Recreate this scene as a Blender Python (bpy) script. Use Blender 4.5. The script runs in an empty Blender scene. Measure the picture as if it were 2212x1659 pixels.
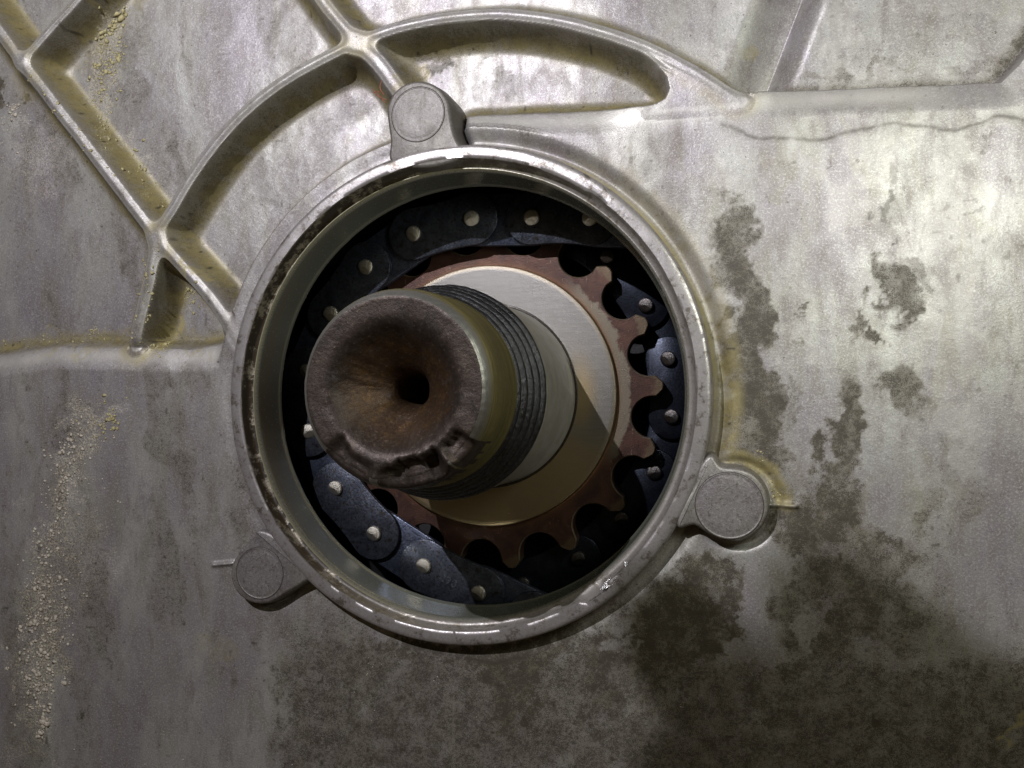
import bpy, math, random
import numpy as np
from mathutils import Vector, Matrix

# ------------------------------------------------------------------ camera, world, lamps (1 unit = 1 cm)
random.seed(7); RS = np.random.RandomState(11)
scene = bpy.context.scene
COL = scene.collection
CAM = np.array([5.27, -0.389, 17.673]); TH, PH = 0.2265, 0.0321
F, CX, CY = 1800.0, 1106.0, 829.5
fw = np.array([-math.sin(TH)*math.cos(PH), math.sin(PH), -math.cos(TH)*math.cos(PH)])
rt = np.cross(fw, [0, 1, 0]); rt /= np.linalg.norm(rt); up = np.cross(rt, fw)
cd = bpy.data.cameras.new("camera"); cam = bpy.data.objects.new("camera", cd); COL.objects.link(cam)
cam.matrix_world = Matrix(((rt[0], up[0], -fw[0], CAM[0]), (rt[1], up[1], -fw[1], CAM[1]), (rt[2], up[2], -fw[2], CAM[2]), (0, 0, 0, 1)))
cd.sensor_fit = 'HORIZONTAL'; cd.sensor_width = 36; cd.lens = 36*F/2212
cd.clip_start = 0.5; cd.clip_end = 500
cd.dof.use_dof = True; cd.dof.focus_distance = 18.6; cd.dof.aperture_fstop = 1.3
scene.camera = cam
scene.view_settings.view_transform = 'Standard'; scene.view_settings.look = 'None'
scene.view_settings.exposure = 0.0; scene.view_settings.gamma = 1.0
w = bpy.data.worlds.new("World"); scene.world = w; w.use_nodes = True
bg = w.node_tree.nodes['Background']; bg.inputs[0].default_value = (1.0, 0.76, 0.45, 1); bg.inputs[1].default_value = 0.05

def at(px, py, z=0.0):
    """point on the plane z seen at photo position (px, py) (2212 x 1659 scale)"""
    d = fw*F + rt*(px-CX) - up*(py-CY)
    t = (z-CAM[2])/d[2]
    return CAM + d*t
def pts(L, z=0.0): return np.array([at(x, y, z)[:2] for x, y in L])
def project(P):
    d = P-CAM; z = d@fw
    return CX+F*(d@rt)/z, CY-F*(d@up)/z

def area(name, loc, target, size, power, color, shape='SQUARE'):
    l = bpy.data.lights.new(name, 'AREA'); l.size = size; l.energy = power; l.color = color; l.shape = shape
    o = bpy.data.objects.new(name, l); COL.objects.link(o); o.location = loc
    o.rotation_euler = (Vector(target)-Vector(loc)).to_track_quat('-Z', 'Y').to_euler()
    return o
LA = (-8.4, 19.4, 29.0)
area('work_lamp', LA, (9, 19, 0), 0.38, 13200, (0.93, 0.92, 1.0), 'DISK')
gp = at(2010, 470, 0); LZ = 10.0
LB = (CAM[0]+(gp[0]-CAM[0])*(CAM[2]+LZ)/CAM[2], CAM[1]+(gp[1]-CAM[1])*(CAM[2]+LZ)/CAM[2], LZ)
area('window_lamp', LB, (gp[0], gp[1], 0), 5.0, 960, (0.97, 1.0, 0.90), 'SQUARE')

# ------------------------------------------------------------------ numpy noise
def vnoise(x, y, seed=0):
    xi = np.floor(x).astype(np.int64); yi = np.floor(y).astype(np.int64)
    fx = x-xi; fy = y-yi; fx = fx*fx*fx*(fx*(fx*6-15)+10); fy = fy*fy*fy*(fy*(fy*6-15)+10)
    def h(a, b):
        n = (a*374761393 + b*668265263 + seed*974634777) & 0xFFFFFFFF
        n = ((n ^ (n >> 13))*1274126177) & 0xFFFFFFFF
        n = n ^ (n >> 16)
        return (n & 0xFFFF)/65535.0
    return (h(xi, yi)*(1-fx)+h(xi+1, yi)*fx)*(1-fy)+(h(xi, yi+1)*(1-fx)+h(xi+1, yi+1)*fx)*fy
def fbm(x, y, f=1.0, o=5, seed=0, g=0.5):
    s = 0; a = 1; t = 0
    for i in range(o):
        s = s+a*vnoise(x*f+17.3*i, y*f+9.1*i, seed+i); t += a; a *= g; f *= 2.03
    return s/t
def sstep(a, b, x):
    t = np.clip((x-a)/(b-a), 0, 1); return t*t*(3-2*t)
def smax(a, b, k):
    h = np.clip(0.5+0.5*(a-b)/k, 0, 1); return b*(1-h)+a*h+k*h*(1-h)
def seg_dist(X, Y, P, closed=False):
    D = np.full(X.shape, 1e9); n = len(P)
    for i in range(n if closed else n-1):
        a = P[i]; b = P[(i+1) % n]; e = b-a; L = max(e@e, 1e-12)
        t = np.clip(((X-a[0])*e[0]+(Y-a[1])*e[1])/L, 0, 1)
        D = np.minimum(D, (X-a[0]-t*e[0])**2+(Y-a[1]-t*e[1])**2)
    return np.sqrt(D)
def inside(X, Y, P):
    c = np.zeros(X.shape, bool); n = len(P); j = n-1
    for i in range(n):
        xi, yi = P[i]; xj, yj = P[j]
        if yi != yj:
            c ^= ((yi > Y) != (yj > Y)) & (X < (xj-xi)*(Y-yi)/(yj-yi)+xi)
        j = i
    return c
def sdf(X, Y, P):
    d = seg_dist(X, Y, P, True); return np.where(inside(X, Y, P), d, -d)
def smooth_line(L, n=8, closed=False):
    """Catmull-Rom through the listed points"""
    L = [np.array(p, float) for p in L]; m = len(L); out = []
    for i in range(m if closed else m-1):
        p0 = L[(i-1) % m] if closed or i > 0 else 2*L[0]-L[1]
        p1 = L[i]; p2 = L[(i+1) % m]
        p3 = L[(i+2) % m] if closed or i+2 < m else 2*L[-1]-L[-2]
        for k in range(n):
            t = k/n
            out.append(0.5*((2*p1)+(-p0+p2)*t+(2*p0-5*p1+4*p2-p3)*t*t+(-p0+3*p1-3*p2+p3)*t**3))
    if not closed: out.append(L[-1])
    return np.array(out)

# ------------------------------------------------------------------ object helpers
def link(name, me, parent=None, mat=None, smooth=True):
    o = bpy.data.objects.new(name, me); COL.objects.link(o)
    if mat and not me.materials: me.materials.append(mat)
    if parent: o.parent = parent
    if smooth:
        for p in me.polygons: pass
        me.polygons.foreach_set('use_smooth', np.ones(len(me.polygons), bool))
    return o
def thing(name, label, cat, loc=(0, 0, 0), group=None):
    o = bpy.data.objects.new(name, None); COL.objects.link(o); o.location = loc; o.empty_display_size = .2
    o['label'] = label; o['category'] = cat
    if group: o['group'] = group
    return o
def mesh(name, V, Fc):
    me = bpy.data.meshes.new(name); me.from_pydata([tuple(map(float, v)) for v in V], [], Fc); me.update(); return me
def sharp(me, ang=35):
    me.polygons.foreach_set('use_smooth', np.ones(len(me.polygons), bool))
    me.set_sharp_from_angle(angle=math.radians(ang))
def grid_faces(nr, nc, closed_c):
    Fc = []
    for i in range(nr-1):
        for j in range(nc if closed_c else nc-1):
            k = (j+1) % nc
            Fc.append((i*nc+j, i*nc+k, (i+1)*nc+k, (i+1)*nc+j))
    return Fc
def revolve(name, prof, seg=256, fn=None, flip=False):
    """prof: list of (r, z) ; fn(theta, i, r, z) -> r, z for chipping"""
    a = np.arange(seg)*2*math.pi/seg; V = []
    for i, (r, z) in enumerate(prof):
        rr = np.full(seg, float(r)); zz = np.full(seg, float(z))
        if fn: rr, zz = fn(a, i, rr, zz)
        V.append(np.stack([rr*np.cos(a), rr*np.sin(a), zz], 1))
    V = np.concatenate(V); Fc = grid_faces(len(prof), seg, True)
    if flip: Fc = [f[::-1] for f in Fc]
    return mesh(name, V, Fc)
def extrude_outline(name, P, prof, cap=True):
    """P closed CCW outline; prof: list of (outward offset, z) from bottom to top"""
    P = np.array(P, float); n = len(P)
    T = np.roll(P, -1, 0)-np.roll(P, 1, 0); T /= np.linalg.norm(T, axis=1)[:, None]+1e-12
    N = np.stack([T[:, 1], -T[:, 0]], 1)
    V = []
    for off, z in prof: V.append(np.concatenate([P+N*off, np.full((n, 1), z)], 1))
    V = np.concatenate(V); Fc = grid_faces(len(prof), n, True)
    if cap: Fc.append(tuple(range((len(prof)-1)*n, len(prof)*n)))
    return mesh(name, V, Fc)

# ------------------------------------------------------------------ materials
class NT:
    def __init__(s, name):
        s.m = bpy.data.materials.new(name); s.m.use_nodes = True; s.t = s.m.node_tree; s.t.nodes.clear()
        s.out = s.n('ShaderNodeOutputMaterial'); s.b = s.n('ShaderNodeBsdfPrincipled')
        s.t.links.new(s.b.outputs[0], s.out.inputs[0]); s.co = s.n('ShaderNodeTexCoord').outputs['Object']
    def n(s, ty, **k):
        x = s.t.nodes.new(ty)
        for a, v in k.items(): setattr(x, a, v)
        return x
    def l(s, a, b): s.t.links.new(a, b)
    def set(s, sock, v):
        if hasattr(v, 'is_linked') or isinstance(v, bpy.types.NodeSocket): s.l(v, sock)
        else: sock.default_value = v
    def noise(s, scale, detail=6, rough=.6, vec=None, dist=0):
        x = s.n('ShaderNodeTexNoise'); x.inputs['Scale'].default_value = scale; x.inputs['Detail'].default_value = detail
        x.inputs['Roughness'].default_value = rough; x.inputs['Distortion'].default_value = dist
        s.l(vec or s.co, x.inputs['Vector']); return x.outputs['Fac']
    def ramp(s, fac, stops):
        x = s.n('ShaderNodeValToRGB'); e = x.color_ramp.elements
        while len(e) < len(stops): e.new(0.5)
        for i, (p, c) in enumerate(stops):
            e[i].position = p; e[i].color = (c, c, c, 1) if not hasattr(c, '__len__') else (*c, 1)
        s.l(fac, x.inputs[0]); return x.outputs[0]
    def math(s, op, a, b=0.0, c=None, clamp=False):
        x = s.n('ShaderNodeMath', operation=op, use_clamp=clamp); s.set(x.inputs[0], a); s.set(x.inputs[1], b)
        if c is not None: s.set(x.inputs[2], c)
        return x.outputs[0]
    def mr(s, v, a, b, c=0.0, d=1.0):
        x = s.n('ShaderNodeMapRange', clamp=True, interpolation_type='SMOOTHSTEP'); s.set(x.inputs[0], v)
        for i, q in enumerate((a, b, c, d)): s.set(x.inputs[i+1], q)
        return x.outputs[0]
    def mix(s, f, a, b, mode='MIX'):
        x = s.n('ShaderNodeMix', data_type='RGBA', blend_type=mode); s.set(x.inputs[0], f)
        s.set(x.inputs[6], a if not isinstance(a, tuple) else (*a, 1)); s.set(x.inputs[7], b if not isinstance(b, tuple) else (*b, 1))
        return x.outputs[2]
    def attr(s, name): return s.n('ShaderNodeAttribute', attribute_name=name).outputs['Fac']
    def scaled(s, sc, rot=(0, 0, 0)):
        x = s.n('ShaderNodeMapping'); x.inputs['Scale'].default_value = sc; x.inputs['Rotation'].default_value = rot
        s.l(s.co, x.inputs[0]); return x.outputs[0]
    def bump(s, h, strength, dist=0.02, normal=None):
        x = s.n('ShaderNodeBump'); x.inputs['Strength'].default_value = strength; x.inputs['Distance'].default_value = dist
        s.l(h, x.inputs['Height'])
        if normal: s.l(normal, x.inputs['Normal'])
        return x.outputs[0]
    def fin(s, col, rough, metal, normal=None, spec=None):
        s.set(s.b.inputs['Base Color'], col if not isinstance(col, tuple) else (*col, 1)); s.set(s.b.inputs['Roughness'], rough)
        s.set(s.b.inputs['Metallic'], metal)
        if normal: s.l(normal, s.b.inputs['Normal'])
        if spec is not None: s.b.inputs['Specular IOR Level'].default_value = spec
        return s.m

def cast_material(name='cast_aluminium', use_attr=True, grime=.35):
    s = NT(name)
    sm = s.scaled((1.0, .38, 1), (0, 0, .10)); big = s.noise(0.6, 5, .6, vec=sm); mid = s.noise(2.6, 6, .62, vec=sm, dist=.5); fine = s.noise(22, 4, .7); grain = s.noise(60, 3, .7)
    streak = s.noise(1.0, 5, .6, vec=s.scaled((1.5, .3, 1), (0, 0, -.12)))
    base = s.mix(s.mr(big, .35, .65), (.305, .28, .298), (.43, .425, .395))
    base = s.mix(s.math('MULTIPLY', s.mr(mid, .44, .70), .75), base, (.225, .195, .19))
    base = s.mix(s.math('MULTIPLY', s.mr(s.noise(1.3, 6, .7, vec=sm, dist=.8), .50, .66), .45), base, (.27, .255, .185))
    base = s.mix(s.math('MULTIPLY', s.mr(streak, .50, .62), .22), base, (.20, .172, .155))
    base = s.mix(s.math('MULTIPLY', s.mr(fine, .50, .62), .50), base, (.60, .59, .56))
    base = s.mix(s.math('MULTIPLY', s.mr(grain, .53, .62), .60), base, (.13, .115, .10))
    pit = s.noise(11, 3, .6); base = s.mix(s.math('MULTIPLY', s.mr(pit, .665, .70), .75), base, (.07, .06, .045))
    if use_attr:
        base = s.mix(s.math('MULTIPLY', s.attr('wear_highlight'), .8), base, (.62, .60, .55)); dirt_shade = s.attr('dirt_shade'); yel = s.attr('residue'); crust = s.attr('crust'); spot = s.attr('spot')
        sp = s.math('ADD', s.math('MULTIPLY', s.noise(50, 3, .7), .62), s.math('MULTIPLY', s.noise(14, 5, .7), .38))
        # speckled soot: density follows the mask, painted groove shade included
        thr = s.math('SUBTRACT', .655, s.math('MULTIPLY', dirt_shade, s.mr(s.noise(3, 5, .7), .3, .7, .16, .30)))
        m = s.mr(sp, s.math('SUBTRACT', thr, .05), s.math('ADD', thr, .09))
        m = s.math('MULTIPLY', m, s.mr(dirt_shade, .0, .12))
        base = s.mix(s.math('MULTIPLY', dirt_shade, .92), base, (.112, .094, .058))
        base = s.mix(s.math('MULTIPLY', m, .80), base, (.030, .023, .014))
        y2 = s.math('MULTIPLY', yel, s.mr(s.noise(9, 5, .7), .25, .55, .55, 1.0))
        base = s.mix(s.math('MULTIPLY', y2, .95), base, (.33, .275, .105))
        ys = s.mr(s.noise(30, 3, .7), .60, .70)
        base = s.mix(s.math('MULTIPLY', s.math('MULTIPLY', ys, yel), .7), base, (.10, .085, .03))
        cr = s.math('MULTIPLY', s.mr(s.noise(20, 5, .8), .47, .57), crust)
        base = s.mix(s.math('MULTIPLY', cr, .85), base, (.62, .56, .40))
        base = s.mix(spot, base, (.045, .036, .022))
        metal = s.math('MULTIPLY', s.math('SUBTRACT', 1.0, s.math('MAXIMUM', s.math('MAXIMUM', dirt_shade, yel), s.math('MAXIMUM', cr, spot)), clamp=True), .50)
        rough = s.math('ADD', s.mr(mid, .3, .7, .37, .48), s.math('MULTIPLY', s.math('MAXIMUM', dirt_shade, crust), .16))
        h = s.math('ADD', s.math('MULTIPLY', fine, .6), s.math('ADD', s.math('MULTIPLY', grain, .4), s.math('MULTIPLY', cr, 1.2)))
    else:
        sp = s.noise(13, 5, .75)
        base = s.mix(grime, base, (.13, .115, .09) if grime < .5 else (.095, .085, .068)); base = s.mix(s.math('MULTIPLY', s.mr(sp, .48, .72), .8), base, (.085, .07, .048))
        metal = .7-.5*grime; rough = s.mr(mid, .3, .7, .38, .52); h = s.math('ADD', s.math('MULTIPLY', fine, .6), s.math('MULTIPLY', grain, .4))
    return s.fin(base, rough, metal, s.bump(h, .34, .025))
M_CAST = cast_material()
M_BOSS = cast_material('cast_boss', False)
M_BOSS_DIRTY = cast_material('grimy_boss', False, .75)

def rim_material():
    s = NT('machined_rim')
    z = s.n('ShaderNodeSeparateXYZ'); s.l(s.co, z.inputs[0]); z = z.outputs[2]
    ns = s.noise(5, 7, .75); n2 = s.noise(16, 4, .7); n3 = s.noise(50, 3, .7); side = s.attr('side')
    base = s.mix(s.mr(n2, .35, .7), (.42, .40, .40), (.30, .275, .25))
    base = s.mix(s.math('MULTIPLY', s.mr(n3, .55, .75), .5), base, (.12, .10, .08))
    # grimy ledge: brown-black deposit inside the lip
    led = s.attr('ledge'); wall = s.attr('wall')
    base = s.mix(s.math('MULTIPLY', s.mr(s.noise(3.2, 7, .78), .52, .62), s.math('SUBTRACT', .75, wall, clamp=True)), base, (.10, .078, .05))
    lm = s.math('MULTIPLY', led, s.mr(s.noise(2.6, 7, .75), .38, .50))
    base = s.mix(wall, base, (.26, .27, .22))
    base = s.mix(s.math('MULTIPLY', led, .55), base, (.34, .29, .16))
    base = s.mix(lm, base, (.030, .020, .010))
    base = s.mix(s.attr('cream'), base, (.40, .38, .24))
    rough = s.math('SUBTRACT', s.mr(n2, .3, .7, .30, .44), s.math('MULTIPLY', wall, .16))
    metal = s.math('SUBTRACT', .60, s.math('MULTIPLY', lm, .8))
    ring = s.noise(1, 3, .6, vec=s.scaled((.3, .3, 30)))
    h = s.math('ADD', s.math('MULTIPLY', n2, .5), s.math('ADD', s.math('MULTIPLY', n3, .3), s.math('MULTIPLY', lm, .6)))
    h = s.math('MULTIPLY', h, s.math('SUBTRACT', 1.0, s.math('MULTIPLY', wall, .75)))
    return s.fin(base, rough, metal, s.bump(h, .28, .025))
M_RIM = rim_material()

def simple(name, c1, c2, rough=(.3, .5), metal=.9, sc=6, bump=.3, dist=.02, spots=None, spot_range=(.62, .72), spec=None):
    s = NT(name); a = s.noise(sc, 6, .65, dist=.3); f = s.noise(sc*6, 4, .7)
    c = s.mix(s.mr(a, .35, .65), c1, c2)
    if spots: c = s.mix(s.mr(s.noise(sc*2.2, 5, .7), *spot_range), c, spots)
    return s.fin(c, s.mr(f, .3, .7, *rough), metal, s.bump(f, bump, dist), spec)
M_PLATE = simple('blued_chain_plate', (.042, .047, .063), (.080, .088, .112), (.22, .50), .75, 3, .45, .015, (.034, .029, .022), (.52, .66))
M_PLATE2 = simple('blued_inner_plate', (.050, .060, .092), (.088, .10, .138), (.22, .46), .75, 3, .4, .014, (.032, .030, .028), (.55, .68))
M_PLATE_SHADE = simple('shaded_blued_plate', (.012, .014, .022), (.020, .024, .036), (.25, .40), .75, 4, .2, .012)  # shade put into the colour: darkened plate copy for the rear chain
M_PIN = simple('bright_pin_end', (.46, .42, .34), (.56, .53, .47), (.30, .42), .9, 14, .5, .02, (.16, .13, .09))
M_PIN_SHADE = simple('shaded_pin_end', (.07, .062, .058), (.12, .11, .105), (.25, .4), .9, 14, .4, .02)  # pin copy darkened to paint the rear chain's shade
M_ROLL = simple('dark_roller', (.020, .021, .026), (.032, .033, .04), (.18, .3), .8, 10, .1)
M_TUB_SHADE = simple('inner_case', (.010, .010, .011), (.016, .016, .017), (.5, .7), .3, 3, .4)  # near-black colour paints the shade of the recess
M_HAND = simple('dark_glove', (.05, .05, .05), (.07, .07, .07), (.7, .9), 0, 3, .4)

def sprocket_material():
    s = NT('copper_brown_sprocket'); a = s.noise(1.6, 6, .7, dist=.8); b = s.noise(4.5, 6, .7); f = s.noise(28, 4, .7)
    g = s.n('ShaderNodeVectorMath', operation='LENGTH')
    zero = s.n('ShaderNodeVectorMath', operation='MULTIPLY'); s.l(s.co, zero.inputs[0]); zero.inputs[1].default_value = (1, 1, 0)
    s.l(zero.outputs[0], g.inputs[0]); r = g.outputs['Value']
    c = s.mix(s.mr(a, .38, .62), (.082, .038, .025), (.045, .022, .017))
    c = s.mix(s.math('MULTIPLY', s.mr(b, .45, .7), .6), c, (.075, .032, .022))
    # worn grey patch band beside the hub and worn grey tooth tips
    ra = s.math('ADD', r, s.math('MULTIPLY', s.math('SUBTRACT', s.noise(2.2, 6, .75), .5), .60))
    sx_ = s.n('ShaderNodeSeparateXYZ'); s.l(s.co, sx_.inputs[0]); an = s.math('ARCTAN2', sx_.outputs[1], sx_.outputs[0])
    inner = s.math('MULTIPLY', s.mr(ra, 3.56, 3.48), s.math('MULTIPLY', s.mr(an, -.55, -.35), s.mr(an, 1.0, .75)))
    c = s.mix(s.math('MULTIPLY', inner, s.mr(f, .25, .5, .55, .95)), c, (.17, .145, .105))
    dk = s.mr(r, 3.45, 3.2)
    c = s.mix(s.math('MULTIPLY', dk, .45), c, (.16, .08, .035))
    tip = s.mr(ra, 4.04, 4.16)
    c = s.mix(s.math('MULTIPLY', tip, .85), c, (.11, .078, .045))
    sc = s.mr(s.noise(3.0, 3, .6, vec=s.scaled((6, 1.2, 1), (0, 0, .5))), .66, .72)
    c = s.mix(s.math('MULTIPLY', sc, .5), c, (.30, .22, .16))
    sf = s.mr(s.noise(38, 3, .7), .64, .74)
    c = s.mix(s.math('MULTIPLY', sf, .45), c, (.30, .20, .14))
    return s.fin(c, s.mr(b, .3, .7, .36, .5), .55, s.bump(f, .4, .02))
M_SPR = sprocket_material()
M_EDGE = simple('bright_tooth_edge', (.50, .42, .28), (.34, .26, .15), (.3, .45), .8, 8, .3)

def hub_material():
    s = NT('ground_hub_face'); v = s.scaled((1.0, 9, 1), (0, 0, .75)); st = s.noise(2.2, 6, .75, vec=v, dist=.3); f = s.noise(55, 3, .7); b = s.noise(1.3, 5, .65)
    c = s.mix(s.mr(st, .30, .72), (.20, .193, .178), (.16, .152, .138))
    c = s.mix(s.math('MULTIPLY', s.mr(f, .5, .8), .55), c, (.34, .335, .33))
    oil_shade = s.attr('oil_shade')
    om = s.math('MULTIPLY', oil_shade, s.mr(b, .2, .55, .5, 1.0))
    c = s.mix(om, c, (.42, .29, .10))
    h = s.math('ADD', s.math('MULTIPLY', f, .8), s.math('MULTIPLY', st, .15))
    return s.fin(c, s.mr(f, .3, .7, .28, .42), .85, s.bump(h, .35, .02))
M_HUB = hub_material()

def shaft_material(name, kind):
    s = NT(name)
    sep = s.n('ShaderNodeSeparateXYZ'); s.l(s.co, sep.inputs[0]); z = sep.outputs[2]
    ringv = s.scaled((.25, .25, 9)); r1 = s.noise(2.2, 5, .7, vec=ringv); f = s.noise(18, 5, .7); b = s.noise(2.0, 6, .7, dist=.6)
    if kind == 'barrel':
        c = s.mix(s.mr(r1, .35, .65), (.34, .29, .10), (.17, .15, .075))  # yellow reflection is put into the base colour
        c = s.mix(s.math('MULTIPLY', s.mr(f, .5, .75), .4), c, (.27, .24, .15))
        c = s.mix(s.mr(z, 3.80, 3.98), c, (.26, .255, .23))
        return s.fin(c, s.mr(f, .3, .7, .34, .52), .8, s.bump(s.math('ADD', r1, s.math('MULTIPLY', f, .4)), .35, .02))
    if kind == 'thread':
        c = s.mix(s.mr(f, .35, .7), (.045, .045, .047), (.10, .10, .105))
        return s.fin(c, s.mr(b, .3, .7, .25, .45), .9, s.bump(f, .6, .03))
    if kind == 'collar':
        c = s.mix(s.mr(b, .35, .65), (.44, .42, .38), (.36, .34, .28))
        return s.fin(c, s.mr(f, .3, .7, .30, .42), .45, s.bump(f, .2, .01))
    # broken, rusty end face
    g = s.n('ShaderNodeVectorMath', operation='LENGTH'); m = s.n('ShaderNodeVectorMath', operation='MULTIPLY')
    s.l(s.co, m.inputs[0]); m.inputs[1].default_value = (1, 1, 0); s.l(m.outputs[0], g.inputs[0]); r = g.outputs['Value']
    ra = s.math('ADD', r, s.math('MULTIPLY', s.math('SUBTRACT', b, .5), .7))
    c = s.mix(s.mr(b, .35, .65), (.040, .031, .027), (.066, .049, .038))
    rust = s.mr(ra, 1.15, .75)
    c = s.mix(s.math('MULTIPLY', rust, .85), c, (.065, .037, .019))
    c = s.mix(s.math('MULTIPLY', s.math('MULTIPLY', rust, s.mr(s.noise(5, 5, .7), .48, .62)), .8), c, (.100, .056, .021))
    c = s.mix(s.math('MULTIPLY', s.mr(s.noise(2.3, 6, .75), .56, .72), .5), c, (.12, .115, .115))
    c = s.mix(s.math('MULTIPLY', s.mr(f, .58, .75), .5), c, (.30, .22, .15))
    hgt = s.math('ADD', f, s.math('MULTIPLY', s.noise(6, 6, .7), 1.2))
    return s.fin(c, s.mr(f, .3, .7, .34, .55), .6, s.bump(hgt, .28, .03))
M_BARREL = shaft_material('worn_barrel', 'barrel'); M_THREAD = shaft_material('dark_thread', 'thread')
M_COLLAR = shaft_material('ground_collar', 'collar'); M_FACE = shaft_material('rusty_end_face', 'face')
M_CRUST = simple('pale_yellow_residue', (.50, .45, .24), (.36, .31, .15), (.7, .9), 0, 8, .5)
M_CRUSTW = simple('pale_salt_residue', (.60, .55, .45), (.42, .37, .29), (.6, .9), 0, 8, .5)
M_COPPER = simple('copper_red_fibre', (.26, .075, .04), (.34, .14, .08), (.4, .6), .3, 20, .2)
M_NICK = simple('bright_worn_metal', (.75, .74, .72), (.60, .58, .56), (.18, .32), 1.0, 12, .5, .03)
M_INK = simple('stamped_digits', (.030, .032, .045), (.16, .17, .2), (.3, .5), .7, 14, .3)

# ------------------------------------------------------------------ the cast cover as one height surface, cut into its parts
cover = thing('engine_cover', 'grimy cast aluminium engine cover filling the picture, with ribs, pockets and a round opening', 'engine cover')
STEP = 0.026
x0, x1, y0, y1 = -14.0, 16.2, -10.6, 12.2
xs = np.arange(x0, x1, STEP); ys = np.arange(y0, y1, STEP)
X, Y = np.meshgrid(xs, ys)
nx, ny = len(xs), len(ys)
Rr = np.hypot(X, Y)
Wx = X+0.03*(fbm(X, Y, 1.2, 3, 5)-.5); Wy = Y+0.03*(fbm(X, Y, 1.2, 3, 9)-.5)   # slight unevenness of the casting

def body(s, top, rr, kr, draft):
    """height of a raised body at signed inside distance s: rounded shoulder, then a steep drafted wall"""
    t = np.clip((rr-s)/rr, 0, 1)
    round_ = top-kr*(1-np.sqrt(np.clip(1-t*t, 0, 1)))
    return np.where(s >= 0, round_, top-kr+s/draft)

ribA = smooth_line(pts([(-160, -160), (-60, -10), (44, 134), (190, 322), (330, 505), (460, 655), (510, 745)], 0.03), 6)
ribB = smooth_line(pts([(44, 134), (105, 66), (170, -8), (260, -120), (330, -230)], 0.0), 5)
ribC = smooth_line(pts([(330, 505), (368, 450), (420, 365), (500, 265), (600, 180), (700, 122), (775, 86), (860, 56), (960, 36), (1060, 28), (1160, 34), (1280, 60), (1400, 102), (1500, 152), (1600, 218)], 0.05), 5)
ribD = smooth_line(pts([(770, 90), (815, 132), (850, 180), (890, 235)], 0.05), 4)
ribE = smooth_line(pts([(338, 520), (322, 600), (300, 690), (288, 744)], 0.0), 4)
ribG = smooth_line(pts([(772, 92), (728, 42), (690, -8), (610, -120), (540, -230)], 0.0), 4)
web = pts([(1446, 190), (1440, 165), (1420, 140), (1390, 105), (1490, 145), (1550, 178), (1606, 212), (1580, 235), (1400, 245), (1415, 232), (1438, 212)], 0.0)
plate = np.concatenate([pts([(-700, 800), (-100, 775), (20, 762), (110, 748), (270, 748), (400, 752), (470, 742), (520, 690)], 0.0), np.array([[-3, -1], [-2, 3], [-.4, 4.6]]),
                        pts([(985, 300), (1003, 246), (1030, 243), (1200, 237), (1430, 226), (1600, 204), (1660, 192), (1900, 181), (2170, 168), (2200, 140), (2250, 80), (2400, -120), (2900, -700), (3400, 3000), (-1200, 3000)], 0.0)])
low = -0.80+0.03*(fbm(X, Y, .5, 3, 3)-.5)
# left-hand cell below the long rib is shallower
a_, b_ = ribA[0], ribA[-1]; e_ = b_-a_
side = (X-a_[0])*e_[1]-(Y-a_[1])*e_[0]
low = np.where(side > 0, -0.58, low)
nearE = inside(X, Y, pts([(338, 520), (322, 600), (300, 690), (282, 765), (300, 830), (520, 830), (520, 700), (460, 655)]))
low = np.where(nearE, -0.90, low)
# groove in the upper right floor
gl = pts([(1770, -90), (1690, 130), (1665, 230)], -1.0)
ge = gl[1]-gl[0]; ge = ge/np.linalg.norm(ge); gs = -((X-gl[0][0])*ge[1]-(Y-gl[0][1])*ge[0])   # + to the right
ga = pts([(1735, -10), (1668, 165)], -1.2); ge2 = ga[1]-ga[0]; ge2 /= np.linalg.norm(ge2)
gs = (X-ga[0][0])*(-ge2[1])+(Y-ga[0][1])*ge2[0]
groove = np.where(gs < 0, -0.62*sstep(-1.05, 0.05, gs), -0.62+0.80*(1-np.clip(1-np.clip(gs/.60, 0, 1), 0, 1)**2))
upR = (Y > 5.0) & (X > 4.2)
low = np.where(upR, low+groove*sstep(4.2, 5.9, X), low)
low = low-.26*sstep(2.6, 5.8, X)*sstep(5.0, 5.6, Y)

dPlate = sdf(Wx, Wy, plate)
RD = {}
ribs = [('A', ribA, .15), ('B', ribB, .11), ('C', ribC, .14), ('D', ribD, .19), ('E', ribE, .17), ('G', ribG, .16)]
def smin(a, b, k):
    h = np.clip(0.5+0.5*(b-a)/k, 0, 1); return b*(1-h)+a*h-k*h*(1-h)
Dr = np.full(X.shape, 9.0)
for nm, L, hw in ribs:
    RD[nm] = seg_dist(Wx, Wy, L)-hw
    Dr = smin(Dr, RD[nm], .30)
Dr0 = Dr; Dr = smin(Dr, -sdf(Wx, Wy, web), .12)
dRing = np.hypot(Wx, Wy)-5.95
Dall = smin(smin(Dr, -dPlate, .22), dRing, .22)
leftsh = X < -4.3
kr = np.where(leftsh, .26, .20); rr = np.where(leftsh, .60, .62)
t = np.clip((rr-dPlate)/rr, 0, 1)
topP = -kr*rr*2.0*t*t/(t+.28)
sw = sdf(Wx, Wy, web); topP = topP*sstep(.0, 1.3, -sw)
wr = np.exp(-np.clip(Dr0, 0, 3)/.09)+1e-9; ww = np.exp(-np.clip(-sw, 0, 3)/.09); wp = np.exp(-np.clip(-dPlate, 0, 3)/.07)*(dRing > .0)+1e-9; wc = np.exp(-np.clip(dRing, 0, 3)/.07)+1e-9
T = (wr*.04+wp*topP+wc*.0)/(wr+wp+wc+ww)
W = np.where(leftsh & (-dPlate < Dr), .34, .50)
W = np.where(nearE, .34, W)
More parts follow.
